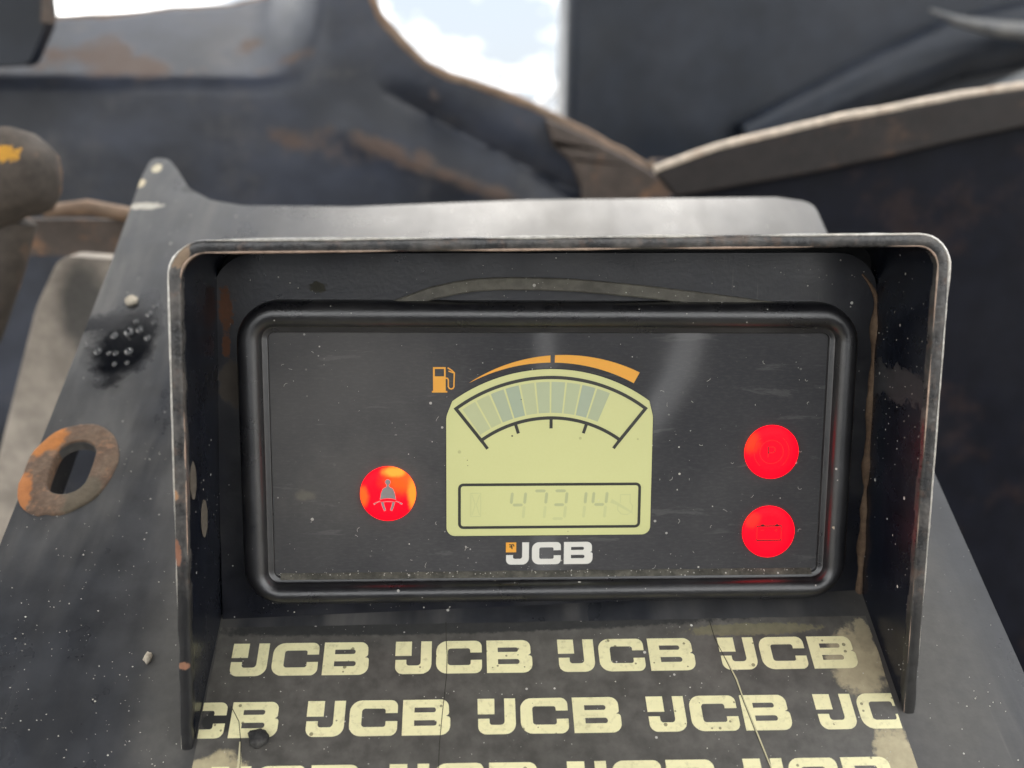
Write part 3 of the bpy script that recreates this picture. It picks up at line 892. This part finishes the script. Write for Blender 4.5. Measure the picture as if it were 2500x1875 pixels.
ZI = 0.90
lb = lamp(-41.2, -9.7, 7.05, m_lamp_belt, 'lit red and orange seat belt warning lamp')
X, Y = -41.2, -9.7
mb = MB()
body = fillet([(-2.05, -1.45), (-1.75, .4, 1.0), (-1.25, 1.55, .5), (-.45, 1.9, .2), (-.32, 2.3, .2), (-.32, 2.6), (.32, 2.6), (.32, 2.3, .2), (.45, 1.9, .2), (1.25, 1.55, .5), (1.75, .4, 1.0), (2.05, -1.45), (1.2, -1.2, .5), (0, -1.1, .5), (-1.2, -1.2, .5)], 4)
mb.flat([(X + x, Y + y) for x, y in body], z=ZI)
mb.flat([(X + .72 * math.cos(t), Y + 3.15 + .75 * math.sin(t)) for t in [k * math.pi / 9 for k in range(18)]], z=ZI + .01)
for s in (-1, 1):
    ribbon(mb, [(X + s * 1.45, Y - 2.0), (X + s * 1.2, Y - 3.0), (X + s * .75, Y - 4.3)], [.75, .7, .6], ZI)
    ribbon(mb, [(X + s * 1.9, Y - 1.75), (X + s * 2.8, Y - 2.1), (X + s * 3.6, Y - 2.6)], [.3, .3, .5], ZI)
ribbon(mb, [(X - 1.8, Y - 2.05), (X, Y - 1.85), (X + 1.8, Y - 2.05)], .22, ZI)
mb.build('seat_belt_symbol', m_icon, DASH, lb, smooth=0)

lp = lamp(56.7, 0.6, 7.0, m_lamp_park, 'lit red parking brake warning lamp marked P')
X, Y = 56.5, 0.75
mb = MB()
ribbon(mb, [(X + 3.05 * math.cos(t), Y + 3.05 * math.sin(t)) for t in [2 * math.pi * k / 40 for k in range(40)]], .2, ZI, closed=True)
for s in (0, 180):
    ribbon(mb, [(X + 4.55 * math.cos(R(a)), Y + 4.55 * math.sin(R(a))) for a in [s - 52 + 104 * k / 20 for k in range(21)]], .17, ZI)
ribbon(mb, [(X - .85, Y - 1.45), (X - .85, Y + 1.3), (X + .35, Y + 1.3), (X + .85, Y + 1.0), (X + .95, Y + .5), (X + .75, Y + .05), (X + .25, Y - .2), (X - .8, Y - .2)], .26, ZI)
mb.build('parking_brake_symbol', m_iconred, DASH, lp, smooth=0)

lt = lamp(56.85, -20.5, 6.85, m_lamp_batt, 'lit red battery charge warning lamp')
X, Y = 56.85, -20.7
mb = MB()
ribbon(mb, [(X - 3.2, Y - 1.9), (X + 3.2, Y - 1.9), (X + 3.2, Y + 1.9), (X - 3.2, Y + 1.9)], .34, ZI, closed=True)
for s in (-1.8, 2.0):
    mb.flat([(X + s - .5, Y + 2.05), (X + s + .5, Y + 2.05), (X + s + .4, Y + 2.4), (X + s - .4, Y + 2.4)], z=ZI)
ribbon(mb, [(X - 2.2, Y + .75), (X - 1.4, Y + .75)], .18, ZI)
ribbon(mb, [(X + 1.4, Y + .75), (X + 2.2, Y + .75)], .2, ZI); ribbon(mb, [(X + 1.8, Y + .35), (X + 1.8, Y + 1.15)], .2, ZI + .01)
mb.build('battery_symbol', m_iconred, DASH, lt, smooth=0)


# --- three-letter logo, drawn in units of 800 x 215
def logo_shapes():
    J = fillet([(150, 212), (213, 212), (213, 0, 62), (2, 0, 62), (2, 92), (66, 92), (66, 55, 16), (150, 55, 22)], 6)
    C = fillet([(240, 212, 66), (508, 212, 64), (508, 134), (440, 134), (440, 162, 14), (308, 162, 18), (308, 53, 18), (442, 53, 14), (442, 86), (508, 86), (508, 0, 64), (240, 0, 66)], 6)[::-1]
    B = fillet([(536, 212), (536, 0), (803, 0, 56), (803, 110, 34), (770, 112, 4), (796, 118, 30), (796, 212, 52)], 6)
    h1 = fillet([(602, 164), (602, 135), (722, 135, 13), (722, 164, 13)], 4)
    h2 = fillet([(602, 88), (602, 56), (728, 56, 15), (728, 88, 15)], 4)
    Q = [(0, 118), (95, 118), (95, 212), (0, 212)]
    return {'letter_j': (J, ()), 'letter_c': (C, ()), 'letter_b': (B, (h1, h2)), 'logo_square': (Q, ())}


LOGO = logo_shapes()


def clip_poly(poly, axis, val, keep_greater):
    outp = []
    for i in range(len(poly)):
        p, q = poly[i - 1], poly[i]
        ip = (p[axis] >= val) == keep_greater; iq = (q[axis] >= val) == keep_greater
        if ip != iq:
            t = (val - p[axis]) / (q[axis] - p[axis]); outp.append((p[0] + (q[0] - p[0]) * t, p[1] + (q[1] - p[1]) * t))
        if iq: outp.append(q)
    return outp


# logo on the display face
s = 22.4 / 803
for nm, (o, h) in LOGO.items():
    mb = MB(); f = lambda P: [(-11.3 + x * s, -28.75 + y * s) for x, y in P]
    mb.flat(f(o), [f(k) for k in h], z=0.07)
    mb.build(nm, m_orange if nm == 'logo_square' else m_white, DASH, disp, smooth=0)
mb = MB()
for p in ([(-10.5, -23.4), (-9.9, -23.5), (-9.4, -23.4), (-9.2, -23.9)], [(-10.4, -24.0), (-9.6, -24.0)], [(-9.9, -23.6), (-9.7, -24.6)]):
    ribbon(mb, p, .3, 0.09)
mb.build('logo_mark', m_badge, DASH, disp, smooth=0)

# ------------------------------------------------------------------ printed sticker on the console below the display
st = thing('logo_sticker', 'worn dark grey sticker printed with rows of cream JCB logos', 'sticker', CON)
edge = dense([(-85.2, -130), (82.3, -130), (82.4, -44), (82.2, -4.2), (-84.2, -2.3)], 5)
edge = [(x + .25 * noise.noise(Vector((x * .2, y * .2, 1))), y + .2 * noise.noise(Vector((x * .2, y * .2, 6)))) for x, y in edge]
mb = MB(); mb.prism(edge, -0.3, 0.12)
film = mb.build('film', m_sticker, CON, st, smooth=0)
s = 34.2 / 803; rot = -0.0185
U0, U1 = -84.6, 82.0
for row in range(5):
    for k in range(-1, 5):
        x0 = -80.0 + (k + (0.5 if row % 2 else 0)) * 40.75 + row * 0.0
        y0 = -7.0 - row * 15.85
        def place(P): return [(x0 + x * s - rot * 0, y0 - 9.15 + y * s + rot * (x0 + x * s + 80)) for x, y in P]
        for nm, (o, h) in LOGO.items():
            oo = place(o); hh = [place(q) for q in h]
            if max(p[0] for p in oo) < U0 + .5 or min(p[0] for p in oo) > U1 - .5: continue
            if min(p[0] for p in oo) < U0 or max(p[0] for p in oo) > U1:
                oo = clip_poly(clip_poly(oo, 0, U0, True), 0, U1, False)
                hh = [q for q in hh if min(p[0] for p in q) > U0 and max(p[0] for p in q) < U1]
                if len(oo) < 3: continue
            if nm == 'letter_j' or nm == 'letter_c' or nm == 'letter_b' or nm == 'logo_square':
                oo = [(x + .05 * noise.noise(Vector((x * 2, y * 2, 3))), y + .05 * noise.noise(Vector((x * 2, y * 2, 8)))) for x, y in oo]
            mb = MB(); mb.flat(oo, hh, z=0.17)
            mb.build(nm, m_cream, CON, st, smooth=0)
# cracks in the film
mb = MB(); P = [(-26.7, -2.5), (-26.6, -7.4), (-26.3, -12), (-26.4, -17.7), (-26.9, -23), (-27.3, -27.3), (-27.9, -35), (-28.3, -50)]
ribbon(mb, P, .16, 0.22); mb.build('crack', m_crack, CON, st, smooth=0)
mb = MB(); P = [(41.3, -4.5), (41.7, -9.6), (43.2, -15), (44.7, -21.1), (45.5, -27), (46.8, -34.9), (48.3, -43.4), (49, -52)]
ribbon(mb, P, .18, 0.23); mb.build('crack', m_crack, CON, st, smooth=0)
mb = MB(); ribbon(mb, [(x + .25, y) for x, y in P[2:]], [.05, .5, .2, .45, .25, .6][:len(P) - 2], 0.21); mb.build('crack', m_crack_cream, CON, st, smooth=0)
mb = MB(); P = [(-78, -24), (-75.5, -28), (-74.3, -33), (-73.6, -38), (-73.2, -46)]
ribbon(mb, P, .16, 0.23); mb.build('crack', m_crack, CON, st, smooth=0)
mb = MB(); ribbon(mb, [(x - .2, y) for x, y in P[2:]], [.2, .9, 1.4], 0.20); mb.build('crack', m_crack_cream, CON, st, smooth=0)


# ------------------------------------------------------------------ loose bits
def lump(name, M, c, r, mat, seed, label, cat, group=None, sub=2, amp=.35):
    bm = bmesh.new(); bmesh.ops.create_icosphere(bm, subdivisions=sub, radius=1)
    for v in bm.verts:
        k = 1 + amp * noise.noise(v.co * 1.6 + Vector((seed, 0, 0))) + amp * .4 * noise.noise(v.co * 4 + Vector((0, seed, 0)))
        v.co = Vector((v.co.x * r[0] * k * MM, v.co.y * r[1] * k * MM, v.co.z * r[2] * k * MM))
    me = bpy.data.meshes.new(name); bm.to_mesh(me); bm.free(); me.materials.append(mat)
    me.polygons.foreach_set('use_smooth', [True] * len(me.polygons))
    o = link(name, me, M @ Matrix.Translation([k * MM for k in c]))
    return tag(o, label, cat, group)


lump('dirt_clod', CON, (-70.2, -32.6, 0.9), (2.5, 2.2, 1.1), m_clod, 3.1, 'lump of black dirt lying on the cream letter B', 'dirt', sub=3)
lump('pebble', CON, (-100.7, -10.5, 0.6), (1.0, 1.7, 0.8), m_stone, 5.3, 'small cream stone chip beside the left foot of the hood', 'stone')
lump('pebble', CON, (-137.2, 128.5, 0.8), (2.2, 2.6, 1.0), m_stone, 8.8, 'pale stone crumb just above the wet patch', 'stone')
lump('pebble', DASH, (72.8, -18.5, 3.9), (0.65, 0.6, 0.5), m_stone, 1.8, 'tiny cream crumb on the right side of the bezel', 'stone')

drops = [(-139, 111, 1.5), (-134.6, 112.5, 1.9), (-131.2, 113.6, 1.5), (-127.6, 109.5, 1.3), (-142.5, 103.2, 1.5), (-138.6, 102.4, .9),
         (-136.4, 102.2, 1.1), (-132.4, 103, 1.6), (-129.7, 121.5, 1.4), (-128.8, 126.3, 1.2), (-133.4, 118, 1.0), (-127.4, 117.3, .9),
         (-147.4, 106.4, 1.2), (-126.6, 136, 1.2), (-135.5, 97, .9), (-131.5, 97.5, .9)]
for x, y, r in drops:
    lump('water_drop', CON, (x, y, r * .18), (r * .8, r, r * .42), m_water, x, 'clear water drop on the wet dark patch of the console', 'water drop', 'water drops on the console', sub=2, amp=.1)

# dust and sand grains
rnd = random.Random(11)
mb = MB(); Minv = DASH.inverted() @ CON
def grain(p, M, r):
    if noise.noise(Vector((p[0] * .07, p[1] * .07, p[2] * .05 + 3))) + .6 * noise.noise(Vector((p[0] * .25, p[1] * .25, 8))) < rnd.uniform(-.45, .35): return
    o = M @ Vector([k * MM for k in p]); o = o / MM
    q = [Vector((rnd.gauss(0, 1), rnd.gauss(0, 1), rnd.gauss(0, 1))).normalized() * r * rnd.uniform(.6, 1.3) for _ in range(6)]
    base = [Vector((1, 0, 0)), Vector((-1, 0, 0)), Vector((0, 1, 0)), Vector((0, -1, 0)), Vector((0, 0, 1)), Vector((0, 0, -1))]
    v = [tuple(o + b * r * rnd.uniform(.6, 1.4)) for b in base]
    mb.add(v, [(0, 2, 4), (2, 1, 4), (1, 3, 4), (3, 0, 4), (2, 0, 5), (1, 2, 5), (3, 1, 5), (0, 3, 5)])
def rr(): return min(.42, .05 + abs(rnd.gauss(0, .085)))
for _ in range(520): grain((rnd.uniform(-147, -89), 85 - 125 * rnd.random() ** .6, .05), Minv, rr())
for _ in range(60): grain((rnd.uniform(-147, -89), rnd.uniform(80, 180), .05), Minv, rr())
for _ in range(120): grain((rnd.uniform(89, 115), rnd.uniform(-45, 40), .05), Minv, rr())
for _ in range(420): grain((rnd.uniform(-84, 81), rnd.uniform(-48, -3), .2), Minv, rr() * .8)
for _ in range(160): grain((rnd.uniform(-83, 81), -44 + 5 * rnd.random(), -1.95), Matrix(), rr() * .8)
for _ in range(260): grain((rnd.uniform(-69, 69), -31 + abs(rnd.gauss(0, .5)), .1 + .9 * rnd.random()), Matrix(), rr())
for _ in range(260): grain((rnd.uniform(-69, 69), -30 + 60 * rnd.random() ** 1.6, .05), Matrix(), rr() * .6)
for _ in range(90): grain((rnd.uniform(-82, 82), rnd.uniform(40, 50), -1.95), Matrix(), rr() * .7)
for _ in range(110):
    v = rnd.uniform(-50, 45); grain((83.0 + .0086 * -v - .05, v, rnd.uniform(max(-1, con_n(83, v)), 26)), Matrix(), rr() * .8)
for _ in range(60): grain((rnd.uniform(-84, 84), rnd.uniform(54.6, 55.6), rnd.uniform(27, 29.8)), Matrix(), rr() * .6)
tag(mb.build('sand_grains', m_grit, DASH, smooth=0), 'scattered pale sand grains over the dashboard', 'sand', kind='stuff')

mb = MB()
for _ in range(46):
    big = rnd.random() < .6
    x, y = (rnd.uniform(20, 68), rnd.uniform(-28, 28)) if big else (rnd.uniform(-68, 68), rnd.uniform(-30, 30))
    a = rnd.uniform(0, 6.28); k = rnd.uniform(-.9, .9); L = rnd.uniform(.4, 1.7); P = []
    if -27 < x < 27 and y > -22: continue
    for i in range(6):
        P.append((x, y, .06)); x += math.cos(a) * L / 5; y += math.sin(a) * L / 5; a += k * .6
    mb.tube(P, .035, 5)
tag(mb.build('lint_fibres', m_grit, DASH, smooth=60), 'fine pale lint fibres stuck to the display face', 'lint', kind='stuff')

# ------------------------------------------------------------------ machine steelwork behind the console
VERT = WORLD @ Matrix(((1, 0, 0, 0), (0, 0, -1, 0), (0, 1, 0, 0), (0, 0, 0, 1)))   # local X right, Y up, Z towards the driver


def slab(name, outl, y_at, depth, mat, parent=None, bevel=2.0, turn=None, bseg=3):
    """upright plate: outline in (x, z) mm facing the driver at distance y_at"""
    mb = MB(); mb.prism(outl, -y_at - depth, -y_at)
    return mb.build(name, mat, VERT, parent, smooth=40, bevel=bevel, bseg=bseg)


A = thing('gusset_plate', 'big scuffed blue black steel plate with rusty curved edge, behind the console', 'steel plate', WORLD @ Matrix.Translation((0, .45, -.3)))
topedge = fillet([(-101, 260), (-84, 171, 30), (-74, 146, 20), (-60, 132, 20), (-44, 117, 16), (-29, 111, 20), (-2, 103, 20), (26, 93), (54, 80), (88, 63), (123, 44, 3)], 5)[1:]
TOPA = [(-520, 138), (-420, 140), (-270, 147), (-243, 151), (-223, 154), (-185, 157), (-155, 165), (-130, 180), (-112, 204), (-100, 205), (-92, 185)] + topedge
def ztop(x):
    for (a, b), (c, d) in zip(TOPA, TOPA[1:]):
        if a <= x <= c: return b + (d - b) * (x - a) / max(c - a, 1e-6)
    return TOPA[-1][1]
def sst(x, a, b):
    t = max(0, min(1, (x - a) / (b - a))); return t * t * (3 - 2 * t)
def relief(x, z):
    """mm towards the driver: the top is folded back on the left, two shallow folds run down to the right"""
    d = -max(0.0, z - 106) * 1.15 * (1 - sst(x, -165, -105)) - 2.5 * sst(z, 96, 106) * (1 - sst(x, -165, -105))
    k = (x + 98) * 0.37 + (z - 71)      # distance above the pale fold line
    d += 5 * math.exp(-(abs(k) / 14)) * sst(x, -125, -80)
    k2 = (x + 56) * 0.49 + (z - 90)
    d -= 8 * math.exp(-(abs(k2) / 9)) * sst(x, -85, -40)
    d += .5 * noise.noise(Vector((x * .02, z * .02, 0)))
    return d
xs = sorted(set([-520 + 5 * i for i in range(130)] + [round(p[0], 2) for p in topedge if p[0] < 124]))
mb = MB(); loops = []
for i in range(131):
    t = (i / 130) ** 0.6
    loops.append([(x, -420 + (ztop(x) + 420) * t, -450 + relief(x, -420 + (ztop(x) + 420) * t)) for x in xs])
mb.loops(loops, closed=False)
pa = mb.build('plate', m_plateA, VERT, A, smooth=60)
def gauss2(x, z, cx, cz, rx, rz, ang=0):
    c_, s_ = math.cos(R(ang)), math.sin(R(ang)); dx, dz = x - cx, z - cz
    return math.exp(-(((dx * c_ + dz * s_) / rx) ** 2 + ((-dx * s_ + dz * c_) / rz) ** 2))
def rust_at(x, z):
    f = noise.fractal(Vector((x * .03, z * .05, 2)), 1.0, 2.0, 4)
    r = .75 * gauss2(x, z, -255, 122, 30, 16) + .55 * gauss2(x, z, -225, 111, 45, 7) + .8 * gauss2(x, z, -140, 117, 26, 5, 20)
    r += .5 * gauss2(x, z, -165, 128, 9, 14, -60) + .55 * gauss2(x, z, -40, 99, 5, 11, 30) + .6 * gauss2(x, z, 28, 74, 22, 6, -32)
    r += .95 * gauss2(x, z, -40, 51, 66, 8, -21) + .35 * gauss2(x, z, -88, 150, 9, 22) + .55 * gauss2(x, z, -125, 64, 50, 12, -20) + .5 * gauss2(x, z, -300, 118, 30, 14)
    r += .5 * math.exp(-max(0, ztop(x) - z) / 3.5)
    return max(0.0, r * (1 + .7 * f))
at_ = pa.data.attributes.new('rust', 'FLOAT', 'POINT')
at_.data.foreach_set('value', [rust_at(v.co.x / MM, v.co.y / MM) for v in pa.data.vertices])
so = pa.modifiers.new('thickness', 'SOLIDIFY'); so.thickness = 0.009; so.offset = -1
mb = MB(); P = dense(topedge, 8, closed=False)
mb.tube([(x - .5, y - 1.5, -452 + relief(x, y)) for x, y in jit(P, 1.0, .06)], [3.2 + .7 * noise.noise(Vector((x * .05, y * .05, 0))) for x, y in P], 10)
mb.build('bare_edge', m_edgeA, VERT, A, smooth=70)
mb = MB(); P = dense(TOPA[:8], 8, closed=False)
mb.tube([(x, y - 1.0, -454 + relief(x, y)) for x, y in jit(P, 1.2, .05)], [3.4 + .8 * noise.noise(Vector((x * .05, y * .05, 3))) for x, y in P], 10)
mb.build('bare_edge', m_edgeA, VERT, A, smooth=70)
# bent tail of the plate, bare brown steel
tail = fillet([(62, -20), (125, -20), (131, 34), (123, 41.5), (88, 60), (60, 74), (34, 84), (40, 66, 8), (52, 56, 8), (60, 38, 6)], 4)
slab('tail', dense(tail, 8), 442, 7, m_tail, A, bevel=2.5)
Dp = thing('corner_post', 'dark upright post in the top left corner with rust at its foot', 'post', WORLD @ Matrix.Translation((-.3, .40, .1)))
slab('post', dense(fillet([(-420, 102), (-276, 110, 8), (-264, 132, 4), (-262, 140), (-262, 320), (-420, 320)], 4), 12), 385, 14, m_boom, Dp, bevel=3)
mb = MB(); mb.tube([(-262, 133, -384), (-261, 150, -384), (-262, 190, -384)], [4, 3, 1.5], 8); mb.build('rusty_edge', m_tail, VERT, Dp, smooth=60)

B = thing('fender_plate', 'near black fender plate with bare curved top lip, right of the gauge', 'fender', WORLD @ Matrix.Translation((.25, .3, -.35)))
topB = [(82, 56), (115, 68), (147, 76), (180, 84), (213, 90), (246, 97), (279, 102), (330, 109), (420, 118)]
lowB = [(94, 43), (127, 49), (172, 57), (216, 67), (245, 74), (282, 82), (330, 90), (420, 102)]
slab('plate', dense([(94, -420), (560, -420), (560, 116)] + lowB[::-1], 16), 312, 8, m_plateB, B, bevel=1.5)
slab('edge_strip', dense(lowB + topB[::-1], 12), 300, 9, m_stripB, B, bevel=1.5)
mb = MB(); P = dense(topB, 9, closed=False)
mb.tube([(x, y + 1.2, -303) for x, y in jit(P, .8, .05)], [2.5 + .5 * noise.noise(Vector((x * .06, 0, 0))) for x, y in P], 10)
mb.build('bare_lip', m_lipB, VERT, B, smooth=70)

# boom: big dark box section with rolled lower edge
Cb = thing('boom', 'large dark painted boom filling the top right corner', 'boom', WORLD @ Matrix.Translation((.4, .9, -.2)))
mb = MB(); sec = [(0, 420), (0, -300), (900, -300), (900, 420)]
slab('side', [(96, -400), (900, -400), (900, 480), (94, 480)], 900, 120, m_boom, Cb, bevel=14, bseg=5)
mb = MB(); mb.tube([(300, 60, -890), (420, 120, -885), (520, 165, -880), (640, 190, -878)], [26, 30, 34, 36], 14); mb.build('rib', m_boom, VERT, Cb, smooth=70)
mb = MB(); mb.tube([(452, 196, -800), (480, 186, -800), (520, 179, -800), (560, 176, -800), (640, 174, -800)], [1.0, 5, 8, 9.5, 10], 12)  # tube standing in for a soft highlight along the boom edge
highlight = mb.build('highlight', paint('grey_highlight', (0.085, 0.088, 0.092), 0.35, damt=.3), VERT, smooth=70)
tag(highlight, 'pale grey hose tube modelling the soft sheen across the boom in the top right corner', 'highlight')
mb = MB(); mb.tube([(440, 84, -800), (480, 96, -800), (520, 112, -800), (600, 150, -800)], [5, 6.5, 7.5, 8], 12)  # second tube, standing in for another highlight line on the boom
tag(mb.build('highlight', paint('dull_highlight', (0.12, 0.13, 0.14), 0.4, damt=.3), VERT, smooth=70), 'dull grey hose tube modelling a sheen line just above the bare fender lip', 'highlight')

# pale rail beyond
rl = thing('guard_rail', 'pale painted guard rail post with brace against the sky', 'rail', WORLD @ Matrix.Translation((.25, 2.5, -.9)))
mb = MB(); mb.box(238, 276, -900, 900, -2520, -2480); mb.build('post', m_rail, VERT, rl, bevel=4)
mb = MB(); mb.tube([(170, 104, -2495), (252, 186, -2495)], 13, 10); mb.build('brace', m_rail, VERT, rl)
mb = MB(); mb.box(215, 237, -900, 120, -2515, -2490); mb.build('stay', m_rail, VERT, rl, bevel=3)

# taupe post and rusty lug at the left
pst = thing('side_post', 'blurred taupe painted post behind the left edge of the console', 'post', WORLD @ Matrix.Translation((-.2, .21, -.2)))
mb = MB(); mb.prism(dense([(-300, -250), (-240, -250), (-214, -82), (-176, 19.8)] + fillet([(-176, 19.8), (-200, 21.5, 9), (-213, -2, 20), (-300, -250)], 5)[1:-1], 9), -225, -210)
mb.build('bar', m_post, VERT, pst, smooth=40, bevel=3)
mb = MB(); mb.box(-260, -150, 14, 32, -272, -262); mb.build('bracket', m_tail, VERT, pst, bevel=2)
mb = MB(); mb.tube([(-226, 36, -262), (-205, 38, -262), (-180, 34, -262)], [3, 4, 3.5], 8); mb.build('bracket_lip', m_edgeA, VERT, pst, smooth=60)

mb = MB(); prof = []
loops = []
for i in range(13):
    t = i / 12
    x = -185 - 75 * (1 - math.cos(t * math.pi / 2)) if i < 12 else -262
    rad = 18.5 * math.sqrt(max(0.0, 1 - (1 - min(1, t * 1.9)) ** 2)) + .3
    xx = -184 - 80 * t ** 1.6
    loops.append([(xx, 60 - t * 6 + rad * math.cos(a) * (1 + .28 * noise.noise(Vector((math.cos(a) * 1.3, math.sin(a) * 1.3, t * 5)))), -175 + rad * math.sin(a)) for a in [2 * math.pi * k / 20 for k in range(20)]])
mb.loops(loops, True, True, True, flip=False)
tag(mb.build('bar_end', m_lug, VERT, smooth=70), 'mud caked round bar end with a dab of yellow paint, at the left edge', 'bar')
mb = MB(); mb.tube([(-206, 40, -182), (-212, 20, -182), (-222, -6, -184), (-240, -40, -186)], [9, 8, 6, 5], 10)
tag(mb.build('hanging_strap', m_lug, VERT, smooth=60), 'grimy strap hanging below the yellow dabbed bar end', 'strap')
